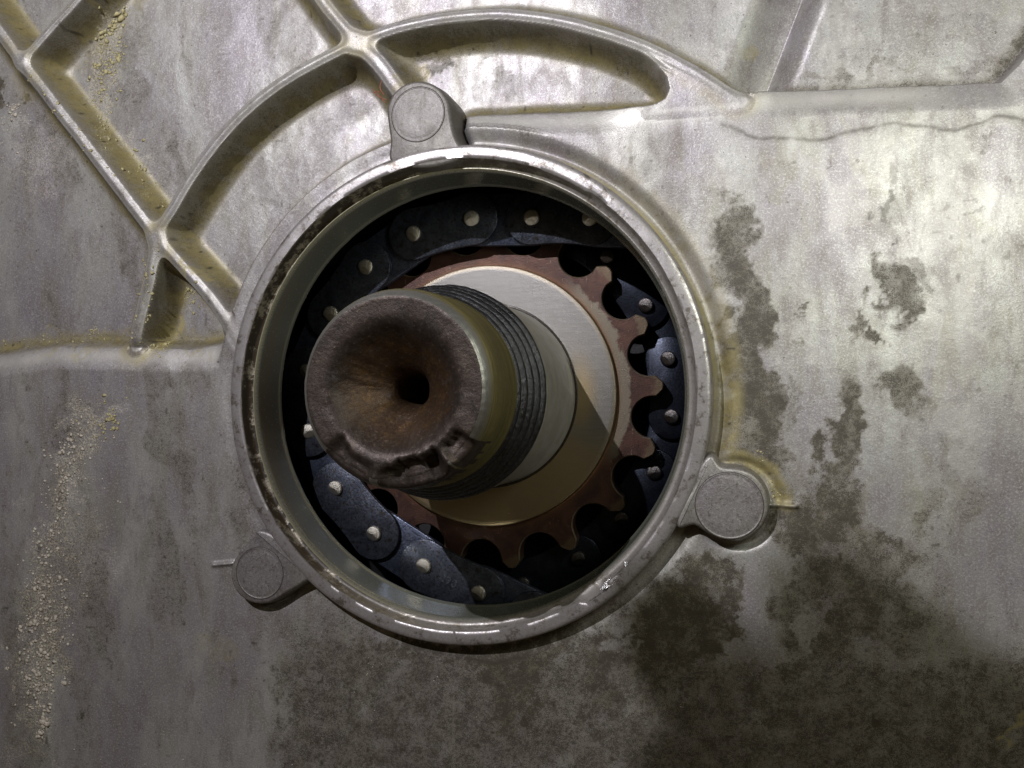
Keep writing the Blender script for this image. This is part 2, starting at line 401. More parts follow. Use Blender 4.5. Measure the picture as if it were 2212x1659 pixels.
W = W-.36*sstep(4.9, 5.6, X)*sstep(.5, .2, -dPlate)*(-dPlate < Dr)
low = np.where(side > 0, low, low)
tt = np.clip(Dall/W, 0, 1)
H = T-(T-low)*(1-(1-tt)**2.7)
# softly broken crest edges
H = H-.05*np.exp(-((Dall+.01)/.08)**2)*(Dr0 < .12)
# channel between the top boss and the shoulder
ch = seg_dist(Wx, Wy, smooth_line(pts([(972, 205), (984, 240), (990, 275), (1000, 308)], 0), 4))
H = H-.34*np.exp(-(ch/.12)**2)*(H > -.5)
def add(h, k=0.10):
    global H
    H = smax(H, h, k)
# moat and fillet round the collar
moat = -0.20*np.exp(-((Rr-5.62)/.17)**2)
right = sstep(-2.5, 2.5, X)*sstep(-6, -1, Y)*1.0+.12
H = H+np.where(H > -.4, moat*right, 0)
H = H+np.where(Rr < 5.47, (5.47-Rr)*1.3, 0)
# casting-mark ridges beside two bosses
for P, hh in ((pts([(462, 1220), (505, 1216)], 0), .07), (pts([(1660, 1090), (1718, 1093)], 0), .08)):
    d = seg_dist(X, Y, P); H = H+hh*np.exp(-(d/.05)**2)
# moat round bosses 2 and 3
for px, py, r in ((1590, 1090, .84), (570, 1240, .72)):
    c = at(px, py, 0.3); d = np.hypot(X-c[0], Y-c[1]); H = H-0.10*np.exp(-((d-r)/.10)**2)
c1 = at(905, 243, .3)
H = H+.016*(fbm(X, Y, .9, 3, 21)-.5)+.004*(fbm(X, Y, 8, 3, 31)-.5)
# a faint vertical step in the right face
stx, sty = at(1990, 900, 0)[:2]

PX, PY = project(np.stack([X, Y, H], -1).reshape(-1, 3)); PX = PX.reshape(X.shape); PY = PY.reshape(X.shape)

# --- colour masks: stains with their own shapes, plus painted groove shade and ledge highlights
n1 = fbm(X, Y, .9, 6, 41, .6); n2_ = fbm(X, Y, 3.2, 5, 51, .6); n3_ = fbm(X, Y, 9, 4, 61, .65)
wx = PX+80*(fbm(X, Y, 1.5, 6, 71, .66)-.5)*2; wy = PY+90*(fbm(X, Y, 1.2, 6, 81, .66)-.5)*2
def blob(cx, cy, rx, ry, ang=0, e=.30):
    a = math.radians(ang); u = (wx-cx)*math.cos(a)+(wy-cy)*math.sin(a); v = -(wx-cx)*math.sin(a)+(wy-cy)*math.cos(a)
    return 1-sstep(1-e, 1+e, np.hypot(u/rx, v/ry))
dirt_shade = np.zeros_like(X)
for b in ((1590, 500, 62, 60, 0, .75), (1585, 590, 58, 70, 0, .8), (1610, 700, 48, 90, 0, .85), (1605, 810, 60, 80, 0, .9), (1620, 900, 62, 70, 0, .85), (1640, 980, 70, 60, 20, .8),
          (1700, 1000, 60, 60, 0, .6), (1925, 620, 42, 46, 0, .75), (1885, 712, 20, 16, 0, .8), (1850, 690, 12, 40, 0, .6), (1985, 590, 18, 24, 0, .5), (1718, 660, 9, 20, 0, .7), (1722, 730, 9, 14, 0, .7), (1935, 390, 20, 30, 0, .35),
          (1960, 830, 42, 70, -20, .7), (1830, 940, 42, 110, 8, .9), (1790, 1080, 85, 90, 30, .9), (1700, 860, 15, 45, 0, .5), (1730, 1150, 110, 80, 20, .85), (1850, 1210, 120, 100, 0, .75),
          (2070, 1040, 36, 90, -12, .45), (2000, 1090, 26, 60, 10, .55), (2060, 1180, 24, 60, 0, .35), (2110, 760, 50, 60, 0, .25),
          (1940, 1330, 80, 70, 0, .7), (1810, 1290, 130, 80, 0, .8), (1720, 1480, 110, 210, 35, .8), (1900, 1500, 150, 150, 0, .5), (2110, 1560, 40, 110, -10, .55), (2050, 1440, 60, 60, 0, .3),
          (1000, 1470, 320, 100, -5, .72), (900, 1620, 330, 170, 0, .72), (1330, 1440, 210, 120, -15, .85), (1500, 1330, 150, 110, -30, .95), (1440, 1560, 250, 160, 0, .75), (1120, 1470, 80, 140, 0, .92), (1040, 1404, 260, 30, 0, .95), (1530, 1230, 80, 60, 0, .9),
          (690, 1420, 120, 160, 10, .55), (640, 1560, 80, 160, 0, .5), (10, 215, 40, 30, 0, .9), (300, 320, 110, 120, 0, .28), (760, 250, 60, 40, 0, .3), (1330, 290, 150, 60, 0, .22), (1400, 380, 90, 80, 0, .3), (100, 1300, 60, 240, 8, .5), (150, 960, 60, 150, 30, .42),  # far-left patch paints the shade beside an unmodelled rib
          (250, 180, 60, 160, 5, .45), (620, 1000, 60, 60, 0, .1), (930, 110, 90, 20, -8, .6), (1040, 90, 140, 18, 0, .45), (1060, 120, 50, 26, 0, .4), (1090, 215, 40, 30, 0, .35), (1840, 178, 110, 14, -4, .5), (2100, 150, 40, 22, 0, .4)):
    dirt_shade = np.maximum(dirt_shade, blob(*b[:5])*b[5]*np.clip(.62+.9*n2_, 0, 1.1))
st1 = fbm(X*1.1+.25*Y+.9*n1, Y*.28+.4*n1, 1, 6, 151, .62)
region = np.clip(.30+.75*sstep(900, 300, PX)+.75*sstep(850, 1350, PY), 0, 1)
dirt_shade = np.maximum(dirt_shade, .62*sstep(.44, .66, st1)*region*np.clip(.35+n2_, 0, 1))
dirt_shade = np.maximum(dirt_shade, .95*np.exp(-((Dall-.20)/.19)**2)*np.clip(.35+1.2*n2_, 0, 1))  # recess shade painted into the colour along the foot of ribs and edges
# cleaned streaks that cut through the soot
for cx, cy, rx, ry, ang, st in ((1618, 1330, 32, 140, 0, .9), (575, 1500, 36, 170, 6, .8), (1190, 1560, 40, 120, 12, .7), (1560, 1560, 22, 140, 14, .45), (1340, 1380, 50, 26, -25, .45), (1760, 1330, 26, 60, 12, .5), (1880, 1660, 30, 120, 60, .5), (1790, 1520, 30, 120, 10, .3), (1530, 1270, 24, 40, 0, .3), (1370, 1480, 26, 24, 0, .55), (1740, 920, 28, 160, 0, .6)):
    dirt_shade = dirt_shade*(1-st*blob(cx, cy, rx, ry, ang, .3))
dirt_shade = np.maximum(dirt_shade, .22*sstep(.46, .70, n1))
dirt_shade = np.maximum(dirt_shade, (.80*sstep(1330, 1480, wy+.10*np.abs(PX-1200)*(PX < 1200))*sstep(520, 640, wx)*np.clip(.65+.7*n2_, 0, 1)))
# horizontal / diagonal wipe scratches
u = X*math.cos(.95)+Y*math.sin(.95); v = -X*math.sin(.95)+Y*math.cos(.95)
wipe = fbm(u*.35, v*6, 1, 4, 91, .6)
wear_highlight = np.clip(np.exp(-((dPlate-.22)/.20)**2)*(dRing > .1)*(Dr > .15)*np.clip(.5+.8*n1, 0, 1), 0, 1)*sstep(2150, 1900, PX)  # shoulder highlight painted as a lighter band
wear_highlight = np.maximum(wear_highlight, .55*np.exp(-((Dr+.04)/.06)**2)*np.clip(n2_*1.7, 0, 1))  # rib crests lightened too, as painted highlights
wear_highlight = np.maximum(wear_highlight, .35*sstep(.52, .66, fbm(X, Y, 1.1, 5, 161, .6))*(1-region))
dirt_shade = dirt_shade*(1-.8*wear_highlight)
dirt_shade = np.clip(dirt_shade*(1-.12*sstep(.5, .75, wipe)*(Y < -3)), 0, 1)

res_shade = np.zeros_like(X)
ang = np.degrees(np.arctan2(Y, X))
band = np.exp(-((Rr-5.80)/.26)**4)*sstep(78, 30, ang)*sstep(-34, -24, ang)
res_shade = np.maximum(res_shade, band*(.15+.35*sstep(2.5, 0, Y)+.15)*np.clip(n2_*1.7, 0, 1))
c2 = at(1590, 1090, .3); d2 = np.hypot(X-c2[0], Y-c2[1]); a2 = np.degrees(np.arctan2(Y-c2[1], X-c2[0]))
res_shade = np.maximum(res_shade, np.exp(-((d2-.92)/(.10+.16*n2_))**4)*sstep(-12, 0, a2)*sstep(140, 110, a2)*np.clip(.1+n2_*1.0, 0, 1))
band3 = np.exp(-((Rr-5.62)/.12)**2); band3 = np.exp(-((Rr-5.50)/.07)**2)*sstep(-25, 10, ang)*sstep(82, 60, ang); res_shade = np.maximum(res_shade, band3*.95*np.clip(.3+n2_, 0, 1))
ra = RD['A']; fl = np.clip((0.50-ra)/.12, 0, 1)*(ra > .02)*(side < 0)
res_shade = np.maximum(res_shade, fl*sstep(2.2, 3.2, Y)*(.35+.9*n2_)*(.45+.3*(H < -.3)))
rc = RD['C']; res_shade = np.maximum(res_shade, .45*np.exp(-(np.abs(rc-.15)/.16)**2)*n2_)
rb = RD['B']; res_shade = np.maximum(res_shade, .40*np.exp(-(np.abs(rb-.45)/.35)**2)*n2_*1.5)
rg = RD['G']; res_shade = np.maximum(res_shade, .55*np.exp(-(np.abs(rg-.1)/.25)**2)*n2_*1.4)
res_shade = np.maximum(res_shade, .55*np.exp(-((Dall-.24)/.17)**2)*np.clip(n2_*1.6, 0, 1)*(X < 6.5))  # olive groove shade painted in with the residue
re_ = RD['E']; res_shade = np.maximum(res_shade, .75*np.exp(-(np.abs(re_-.2)/.18)**2)*n2_*1.4)
for b in ((440, 590, 20, 40, -35, .9), (350, 745, 18, 14, 0, 1), (400, 570, 16, 40, 30, .8), (250, 745, 200, 8, 2, .45), (200, 20, 30, 16, 0, .9), (2205, 1560, 12, 40, 10, .6), (1620, 150, 14, 20, 0, .5), (870, 170, 30, 30, 0, .4), (895, 140, 30, 40, 30, .5), (470, 1400, 30, 30, 0, .25)):
    res_shade = np.maximum(res_shade, blob(*b[:5])*b[5]*np.clip(.4+n2_, 0, 1))
res_shade = np.clip(res_shade, 0, 1)

crust = np.zeros_like(X)
for b in ((232, 40, 14, 40, 10, .9), (235, 110, 22, 50, 0, .8), (225, 200, 30, 60, 5, .75), (222, 270, 20, 40, 0, .6), (300, 360, 22, 40, -20, .5), (215, 905, 60, 26, -35, .8), (160, 960, 40, 90, 20, .8), (140, 1060, 40, 60, 20, .7), (110, 1150, 46, 60, 10, .7), (95, 1290, 60, 90, 6, .8), (85, 1420, 60, 90, 6, .9), (80, 1540, 30, 50, 0, .7), (60, 1640, 80, 30, 0, .4), (90, 330, 80, 60, 0, .3), (150, 1200, 90, 160, 10, .4)):
    crust = np.maximum(crust, blob(*b[:5], .5)*b[5])
crust *= np.clip(.0+1.7*n3_, 0, 1)

spot = np.zeros_like(X)
sp = vnoise(X*3.1, Y*3.1, 101); sp2 = fbm(X, Y, 7, 3, 111)
zone = np.clip(.25+dirt_shade*.9, 0, 1)
spot = np.maximum(spot, sstep(.93, .97, vnoise(X*9, Y*9, 121)+.05*(sp2-.5))*zone*.85)
for cx, cy, r, s_ in [(1925, 445, 14, .5), (1945, 535, 10, .8), (1940, 480, 9, .4), (1910, 570, 6, .3), (2090, 430, 8, .35), (2050, 430, 7, .3), (1850, 330, 7, .5), (1772, 295, 6, .4), (1787, 360, 5, .5), (1978, 555, 5, .3), (1895, 655, 8, .6), (100, 950, 5, .9), (103, 1068, 5, .9), (175, 1838, 6, 1), (218, 1855, 5, 1), (166, 1775, 4, 1), (2168, 1640, 12, .6), (2115, 330, 8, .4), (2030, 330, 9, .3), (1280, 340, 7, .2), (1115, 640, 6, .5)]:
    spot = np.maximum(spot, (1-sstep(.6, 1.2, np.hypot(wx-cx, wy-cy)/r))*s_)
# wavy tide-line of an old spill on the right
tide = smooth_line(pts([(1560, 270), (1640, 295), (1720, 302), (1790, 298), (1850, 282), (1930, 268), (2000, 275), (2060, 282), (2110, 268), (2170, 250), (2230, 255), (2320, 240)], 0), 4)
td = seg_dist(X+.10*(n2_-.5), Y+.14*(fbm(X, Y, 2.5, 4, 131)-.5), tide)
spot = np.maximum(spot, np.exp(-(td/.035)**2)*.65*sstep(4.2, 6.6, X)*np.clip(n2_*1.6, .3, 1))
dirt_shade = np.maximum(dirt_shade, np.exp(-(td/.12)**2)*.45*sstep(4.2, 6.6, X)*n2_)
# small tar line under the opening
tar = pts([(1140-120, 1425), (1180-120, 1432), (1240-120, 1420)], 0); spot = np.maximum(spot, np.exp(-(seg_dist(X, Y+.1*(n2_-.5), tar)/.05)**2)*.9)
spot = np.clip(spot, 0, 1)

# --- faces: cut away the round opening, drop what lies hidden under the collar, split into parts
idx = np.arange(nx*ny).reshape(ny, nx)
Q = np.stack([idx[:-1, :-1], idx[:-1, 1:], idx[1:, 1:], idx[1:, :-1]], -1).reshape(-1, 4)
cxq = (X[:-1, :-1]+STEP/2).ravel(); cyq = (Y[:-1, :-1]+STEP/2).ravel()
keep = np.hypot(cxq, cyq) > 5.22
Hq = H[:-1, :-1].ravel()
part = np.zeros(len(Q), int)
names = ['A', 'B', 'C', 'D', 'E', 'G']
best = np.full(len(Q), .44)
for i, nm in enumerate(names):
    d = RD[nm][:-1, :-1].ravel()
    lowq = low[:-1, :-1].ravel()
    ok = (Hq > lowq+.03) & (d < best) & (dPlate[:-1, :-1].ravel() < -.02) & (np.hypot(cxq, cyq) > 5.97)
    part[ok] = i+1; best = np.where(ok, d, best)
gy, gx = np.gradient(H, STEP)
N = np.stack([-gx, -gy, np.ones_like(H)], -1).reshape(-1, 3); N /= np.linalg.norm(N, axis=1)[:, None]
V = np.stack([X, Y, H], -1).reshape(-1, 3)
A = {'wear_highlight': wear_highlight.ravel(), 'dirt_shade': dirt_shade.ravel(), 'residue': res_shade.ravel(), 'crust': crust.ravel(), 'spot': spot.ravel()}
def sub_mesh(name, sel):
    q = Q[sel]; u, inv = np.unique(q, return_inverse=True); q = inv.reshape(-1, 4)
    me = bpy.data.meshes.new(name); me.vertices.add(len(u)); me.vertices.foreach_set('co', V[u].astype(np.float32).ravel())
    me.loops.add(len(q)*4); me.loops.foreach_set('vertex_index', q.astype(np.int32).ravel())
    me.polygons.add(len(q)); me.polygons.foreach_set('loop_start', np.arange(0, len(q)*4, 4, dtype=np.int32))
    me.polygons.foreach_set('use_smooth', np.ones(len(q), bool)); me.update(calc_edges=True)
    for k, a in A.items():
        at_ = me.attributes.new(k, 'FLOAT', 'POINT'); at_.data.foreach_set('value', a[u].astype(np.float32))
    me.normals_split_custom_set_from_vertices(N[u])
    me.materials.append(M_CAST); return me
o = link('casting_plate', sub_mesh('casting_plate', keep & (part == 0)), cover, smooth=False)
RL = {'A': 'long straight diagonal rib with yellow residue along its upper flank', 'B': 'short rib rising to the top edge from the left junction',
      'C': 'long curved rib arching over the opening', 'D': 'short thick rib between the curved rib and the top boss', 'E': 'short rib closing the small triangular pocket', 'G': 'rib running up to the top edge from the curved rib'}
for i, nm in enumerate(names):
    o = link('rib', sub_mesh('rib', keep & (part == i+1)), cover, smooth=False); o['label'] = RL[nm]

# --- collar and bore (turned part of the casting)
prof = [(5.50, -.30), (5.48, -.20), (5.46, .0), (5.45, .14), (5.445, .25), (5.425, .31), (5.39, .345), (5.33, .355), (5.20, .36), (5.14, .355), (5.12, .325),
        (5.10, .22), (5.08, .12), (5.04, .09), (4.99, .075), (4.975, .075), (4.965, .06), (4.925, -.02), (4.92, -.07), (4.915, -.25), (4.91, -.45), (4.905, -.6), (4.90, -.75), (4.895, -.88), (4.885, -.96), (4.86, -1.0), (4.87, -1.06), (5.2, -1.08)]
def rimwear(a, i, r, z):
    n = (vnoise(a*9, a*0+i*.02, 5)-.5)*.014+(vnoise(a*40, a*0, 6)-.5)*.006
    if 6 <= i <= 12: r = r+n*(.9 if i >= 9 else .3)
    # worn notch at lower right, smaller chips elsewhere
    for c, wd, dp in ((-54.6, 3.0, .10), (-51.3, 1.1, .08), (53, 2.4, .035)):
        g = np.exp(-((np.degrees(a)+ (360 if c < -180 else 0) - (c % 360))/wd)**4)
        if 8 <= i <= 11: r = r+dp*g*(1 if i > 8 else .6); z = z-dp*.5*g*(i in (9, 10))
    return r, z+(vnoise(a*14, a*0+i, 8)-.5)*.012*(4 <= i <= 9)
me = revolve('bore_collar', prof, 720, rimwear, flip=True)
ri = np.repeat(np.arange(len(prof)), 720)
ra_ = np.degrees(np.tile(np.arange(720)*2*math.pi/720, len(prof))); lf = .22+.78*np.exp(-(np.abs(ra_-165)/92)**6)
for nm, val in (('ledge', lf*np.where((ri >= 10) & (ri <= 14), 1., np.where(ri == 15, .3, 0.))), ('wall', np.where(ri >= 17, 1., 0.)), ('cream', lf*np.where((ri == 15) | (ri == 16), 1., 0.)), ('side', np.where(ri < 5, 1., 0.))):
    t = me.attributes.new(nm, 'FLOAT', 'POINT'); t.data.foreach_set('value', val.astype(np.float32))
link('bore_collar', me, cover, M_RIM); me.set_sharp_from_angle(angle=math.radians(50))

# bright fresh nicks where the lip has been struck
for k, (px, py, L, wd) in enumerate(((1316, 1258, .42, .13), (1352, 1217, .12, .09))):
    c = at(px, py, .28); th = math.atan2(c[1], c[0]); Vn = []; Fn = []
    for i in range(9):
        for j in range(5):
            t = (i/8-.5)*L; s_ = (j/4-.5)*wd*(1-(2*i/8-1)**2*.8)
            rr = math.hypot(c[0], c[1])+s_; tt = th+t/rr
            Vn.append((rr*math.cos(tt), rr*math.sin(tt), .362-.06*(1-j/4)-.012*random.random()))
    me = mesh('nick', Vn, grid_faces(9, 5, False)); o = link('nick', me, cover, M_NICK); o['label'] = ('long' if k == 0 else 'tiny')+' bright nick in the lip at lower right'

# --- bosses
def boss(center, rin, rout, neck, ztop, lab, M_BOSS=M_BOSS):
    """neck: list of photo points completing the outline towards the collar"""
    P = smooth_line([tuple(p) for p in neck], 7, True)
    ar = .5*np.sum(P[:, 0]*np.roll(P[:, 1], -1)-np.roll(P[:, 0], -1)*P[:, 1])
    if ar < 0: P = P[::-1]
    me = extrude_outline('mounting_boss', P, [(.10, -.75), (.075, -.12), (.06, 0), (.035, .12), (.012, ztop-.07), (0, ztop-.035), (-.025, ztop-.008), (-.06, ztop)])
    o = link('mounting_boss', me, cover, M_BOSS); o['label'] = lab
    me.set_sharp_from_angle(angle=math.radians(60))
    # round cap set in the boss behind a hairline gap
    rp = [(rin+.012, ztop+.004), (rin, ztop+.012), (rin-.012, ztop+.004), (rin-.020, ztop+.002), (rin-.06, ztop+.010), (rin*.6, ztop+.012), (rin*.3, ztop+.008), (.001, ztop+.006)]
    m2 = revolve('cap_disc', rp, 64)
    o2 = link('cap_disc', m2, o, M_BOSS); o2.location = (center[0], center[1], 0)
    gm = revolve('hairline_gap', [(rin+.026, ztop+.003), (rin+.022, ztop+.008), (rin+.008, ztop+.008), (rin+.004, ztop+.003)], 64)
    o3 = link('gap_ring', gm, o, simple('gap_dirt', (.03, .025, .02), (.06, .05, .035), (.6, .8), .1, 9, .2)); o3.location = (center[0], center[1], 0)
def arc_pts(cx, cy, r, a0, a1, n, z): return [tuple(at(cx+r*math.cos(math.radians(a)), cy-r*math.sin(math.radians(a)), z)[:2]) for a in np.linspace(a0, a1, n)]
def pp(L, z): return [tuple(at(x, y, z)[:2]) for x, y in L]
ZB = .34
boss(at(903, 247, ZB), .60, .7, pp([(848, 352), (843, 300)], ZB)+arc_pts(904, 243, 68, 180, 0, 11, ZB)+pp([(980, 285), (992, 312), (1010, 335), (930, 360)], ZB), ZB, 'boss above the opening with a round cap, darker and rubbed', M_BOSS_DIRTY)
boss(at(1575, 1092, ZB), .65, .8, pp([(1500, 1050), (1512, 1010), (1535, 985), (1556, 1008)], ZB)+arc_pts(1582, 1090, 78, 88, -88, 13, ZB)+pp([(1535, 1152), (1500, 1133), (1465, 1138), (1470, 1100)], ZB), ZB, 'boss right of the opening with a round cap, olive residue above it')
boss(at(561, 1238, ZB), .57, .7, pp([(600, 1165), (575, 1150), (553, 1148), (548, 1165), (520, 1186)], ZB)+arc_pts(562, 1240, 64, 140, 300, 12, ZB)+pp([(622, 1278), (655, 1258), (672, 1245), (640, 1200)], ZB), ZB, 'boss at lower left of the opening with a clean round cap')

# ------------------------------------------------------------------ the dark inside
case = thing('inner_case', 'inner case wall coloured near-black for shade, deep behind the chain', 'inner case')
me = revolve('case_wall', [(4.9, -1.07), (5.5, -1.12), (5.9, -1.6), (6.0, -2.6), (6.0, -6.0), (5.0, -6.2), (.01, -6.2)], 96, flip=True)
link('case_wall', me, case, M_TUB_SHADE)

# ------------------------------------------------------------------ sprocket
spr = thing('sprocket', 'copper-brown toothed sprocket round the shaft, teeth bare on its right side', 'sprocket', (0, 0, -2.5))
NT_ = 17; PHI = math.radians(2.9); RC, RG, RT = 4.11, .51, 4.34
out = []
st = 2*math.pi/NT_
for k in range(NT_):
    tc = PHI+k*st           # tip centre
    gc = tc+st/2            # gullet centre
    for a, r in ((-.060, 4.16), (-.042, 4.24), (-.022, RT-.02), (0.0, RT), (.022, RT-.02), (.042, 4.24), (.060, 4.16)):
        a *= 1+.10*math.sin(k*7.1); out.append((r*math.cos(tc+a), r*math.sin(tc+a)))
    c = np.array([RC*math.cos(gc), RC*math.sin(gc)])
    for t in np.linspace(74, -74, 17):
        a = gc+math.pi+math.radians(t)
        out.append((c[0]+RG*math.cos(a), c[1]+RG*math.sin(a)))
O = np.array(out)
me = extrude_outline('tooth_plate', O, [(-.03, -.55), (0, -.50), (0, -.045), (-.012, -.018), (-.028, 0)], True)
# a face with a hole is not needed: the hub covers the middle
bandv = np.array([math.exp(-((math.degrees(math.atan2(v.co.y, v.co.x))-8)/42)**4) for v in me.vertices])
t = me.attributes.new('band', 'FLOAT', 'POINT'); t.data.foreach_set('value', np.ones(len(bandv), np.float32)*.8)
me.materials.append(M_SPR); me.materials.append(M_EDGE)
for p in me.polygons:
    zc = sum(me.vertices[i].co.z for i in p.vertices)/len(p.vertices)
    p.material_index = 1 if (len(p.vertices) == 4 and zc > -.04) else 0
o = link('tooth_plate', me, spr, smooth=False); sharp(me, 30)
hz = .20
prof = [(3.24, -.02), (3.235, hz-.06), (3.215, hz-.01), (3.19, hz)]+[(r, hz) for r in np.linspace(3.1, 2.1, 14)]+[(2.1, hz-.1)]
me = revolve('hub_face', prof, 200, flip=True)
oil_shade = []
for v in me.vertices:
    a = math.degrees(math.atan2(v.co.y, v.co.x)); r = math.hypot(v.co.x, v.co.y)
    s_ = math.exp(-((a+2)/20)**2)*math.exp(-((r-2.42)/.30)**2)*.55
    b_ = 1/(1+math.exp((a+24)/5)) if a > -170 else 1/(1+math.exp((-a-178)/3))  # warm tone of the shaft's shadow painted on the lower hub
    oil_shade.append(max(s_, .50*b_*(1 if a < 0 else 0), .3*math.exp(-((r-3.22)/.05)**2)))
t = me.attributes.new('oil_shade', 'FLOAT', 'POINT'); t.data.foreach_set('value', np.array(oil_shade, np.float32))
link('hub_face', me, spr, M_HUB); me.set_sharp_from_angle(angle=math.radians(40))
me = revolve('hub_edge_line', [(3.27, 0.004), (3.26, .010), (3.245, .016), (3.235, .0)], 160, lambda a, i, r, z: (r+.02*(vnoise(a*12, a*0, 3)-.5), z), flip=True)
link('rust_line', me, spr, simple('orange_rust', (.20, .085, .025), (.12, .05, .02), (.5, .7), .2, 10, .3))

# ------------------------------------------------------------------ shaft
shaft = thing('output_shaft', 'thick steel shaft stub with a broken rusty end standing out of the opening', 'shaft', (0, 0, 0))
me = revolve('collar', [(2.24, -2.35), (2.235, -2.30), (2.20, -2.28), (2.20, 1.08), (2.18, 1.16), (2.12, 1.2), (2.02, 1.22)], 192, flip=True)
link('collar', me, shaft, M_COLLAR)
me = revolve('joint_line', [(2.30, -2.296), (2.27, -2.285), (2.243, -2.285), (2.235, -2.31)], 128, flip=True)
link('oil_seam', me, shaft, simple('black_oil', (.015, .012, .008), (.03, .02, .01), (.2, .4), .2, 9, .1))
# helical thread
seg = 240; turns = 5; pitch = .25; zt0, zt1 = 1.25, 1.25+turns*pitch
Vt = []; nring = turns*10+1
for i in range(nring):
    for j in range(seg):
        ph = j/seg; zz = zt0+(i/(nring-1))*(zt1-zt0)
        u_ = ((zz-zt0)/pitch-ph) % 1.0
        tri = 1-abs(2*u_-1); dep = min(1, max(0, (tri-.12)/.62))
        edge = min(1, (zz-zt0)/.12, (zt1-zz)/.12); edge = max(0, edge)
        a = 2*math.pi*ph; wob = .012*(vnoise(np.array(a*6), np.array(zz*3), 9)-.5)
        tc_ = (zz-zt0)/(zt1-zt0); r = 2.24-.38*max(0, tc_-.04)-.11*(1-dep)+wob-.03*(1-edge)
        r -= .02*max(0, math.sin(a*3+zz*7))*(vnoise(np.array(a*3), np.array(zz*5), 4) > .75)
        Vt.append((r*math.cos(a), r*math.sin(a), zz))
Vt += [(1.80*math.cos(2*math.pi*j/seg), 1.80*math.sin(2*math.pi*j/seg), zt1+.04) for j in range(seg)]
Vt = [(2.02*math.cos(2*math.pi*j/seg), 2.02*math.sin(2*math.pi*j/seg), zt0-.06) for j in range(seg)]+Vt
me = mesh('thread', Vt, [f for f in grid_faces(nring+2, seg, True)])
link('thread', me, shaft, M_THREAD); me.set_sharp_from_angle(angle=math.radians(60))
# barrel, its mouth broken away on the lower side
ZT = 4.07
def chip(a):
    """0..1 amount broken away, by angle"""
    d = np.degrees(a) % 360
    g = np.exp(-((d-284)/22)**8)+.65*np.exp(-((d-319)/9)**6)+.45*np.exp(-((d-238)/17)**8)
    return np.clip(g*(.75+.5*vnoise(a*5, a*0, 12)), 0, 1.2)
def bw(a, i, r, z):
    c = chip(a); k = max(0, (i-5)/6)
    r = r+(vnoise(a*20, a*0+i*.4, 3)-.5)*.006*(i > 3)
    z = np.minimum(z, ZT-.006-.27*c+.03*c*vnoise(a*22, a*0, 19))
    return r-c*.05*k, z+(vnoise(a*30, a*0, 13)-.5)*.012*(i > 9)
bp = [(1.86, zt1-.15), (1.855, zt1+.0), (1.84, zt1+.04), (1.83, 2.7), (1.825, 2.9), (1.82, 3.2), (1.81, 3.45), (1.80, 3.62), (1.78, 3.76), (1.75, 3.87), (1.70, 3.97), (1.655, 4.03), (1.615, ZT-.005)]
me = revolve('barrel', bp, 256, bw, flip=True); me.materials.append(M_BARREL); me.materials.append(M_FACE)
for p in me.polygons:
    c_ = p.center; a_c = math.atan2(c_.y, c_.x) % (2*math.pi)
    if c_.z > 3.45-.25*random.random() and float(chip(np.array([a_c]))[0]) > .16: p.material_index = 1
link('barrel', me, shaft)
# end face with a shallow dished recess and a deep centre hole
fp = [1.615, 1.59, 1.55, 1.5, 1.45, 1.38, 1.3, 1.24, 1.18, 1.12, 1.07, 1.02, .96, .9, .82, .74, .66, .58, .50, .43, .37, .32, .29, .27, .26, .25, .25]
fz = [-.005, .0, -.004, -.006, -.01, -.012, -.018, -.03, -.055, -.10, -.15, -.20, -.26, -.32, -.40, -.48, -.56, -.64, -.72, -.80, -.88, -.98, -1.15, -1.4, -1.7, -2.4, -2.42]
sg = 256; a = np.arange(sg)*2*math.pi/sg; Vf = []
for i, (r, z) in enumerate(zip(fp, fz)):
    c = chip(a); k = np.clip((r-.9)/.7, 0, 1)
    amp = .045*np.exp(-((r-.75)/.45)**2)+.006
    shelf = sstep(0, .07, r-(1.20+.22*vnoise(a*6, a*0, 18)+.05*vnoise(a*25, a*0, 20)))
    rr = r-c*.05*k+(vnoise(a*20, a*0+(17 if i == 0 else 1)*.4, 3)-.5)*.004
    if i == 0: rr = bw(a, 12, np.full(sg, 1.615), np.full(sg, 0.))[0]
    x_ = r*np.cos(a); y_ = r*np.sin(a)
    zz = ZT+z-(c*.27-.03*c*vnoise(a*22, a*0, 19))*shelf+(fbm(x_, y_, 3.2, 5, 77, .6)-.5)*2*amp*(i > 1)
    if i == 0: zz = bw(a, 12, np.full(sg, 1.615), np.full(sg, ZT-.005))[1]
    cx_ = .05*np.clip((.9-r)/.6, 0, 1)
    if r < .45: rr = rr*(1+.14*(vnoise(np.cos(a)*1.4+3, np.sin(a)*1.4+3, 15)-.5))
    Vf.append(np.stack([rr*np.cos(a)+cx_, rr*np.sin(a)-cx_*.3, zz], 1))
Vf = np.concatenate(Vf); fc = grid_faces(len(fp), sg, True); fc = [f[::-1] for f in fc]; fc.append(tuple(range((len(fp)-1)*sg, len(fp)*sg))[::-1])
me = mesh('end_face', Vf, fc); link('end_face', me, shaft, M_FACE)

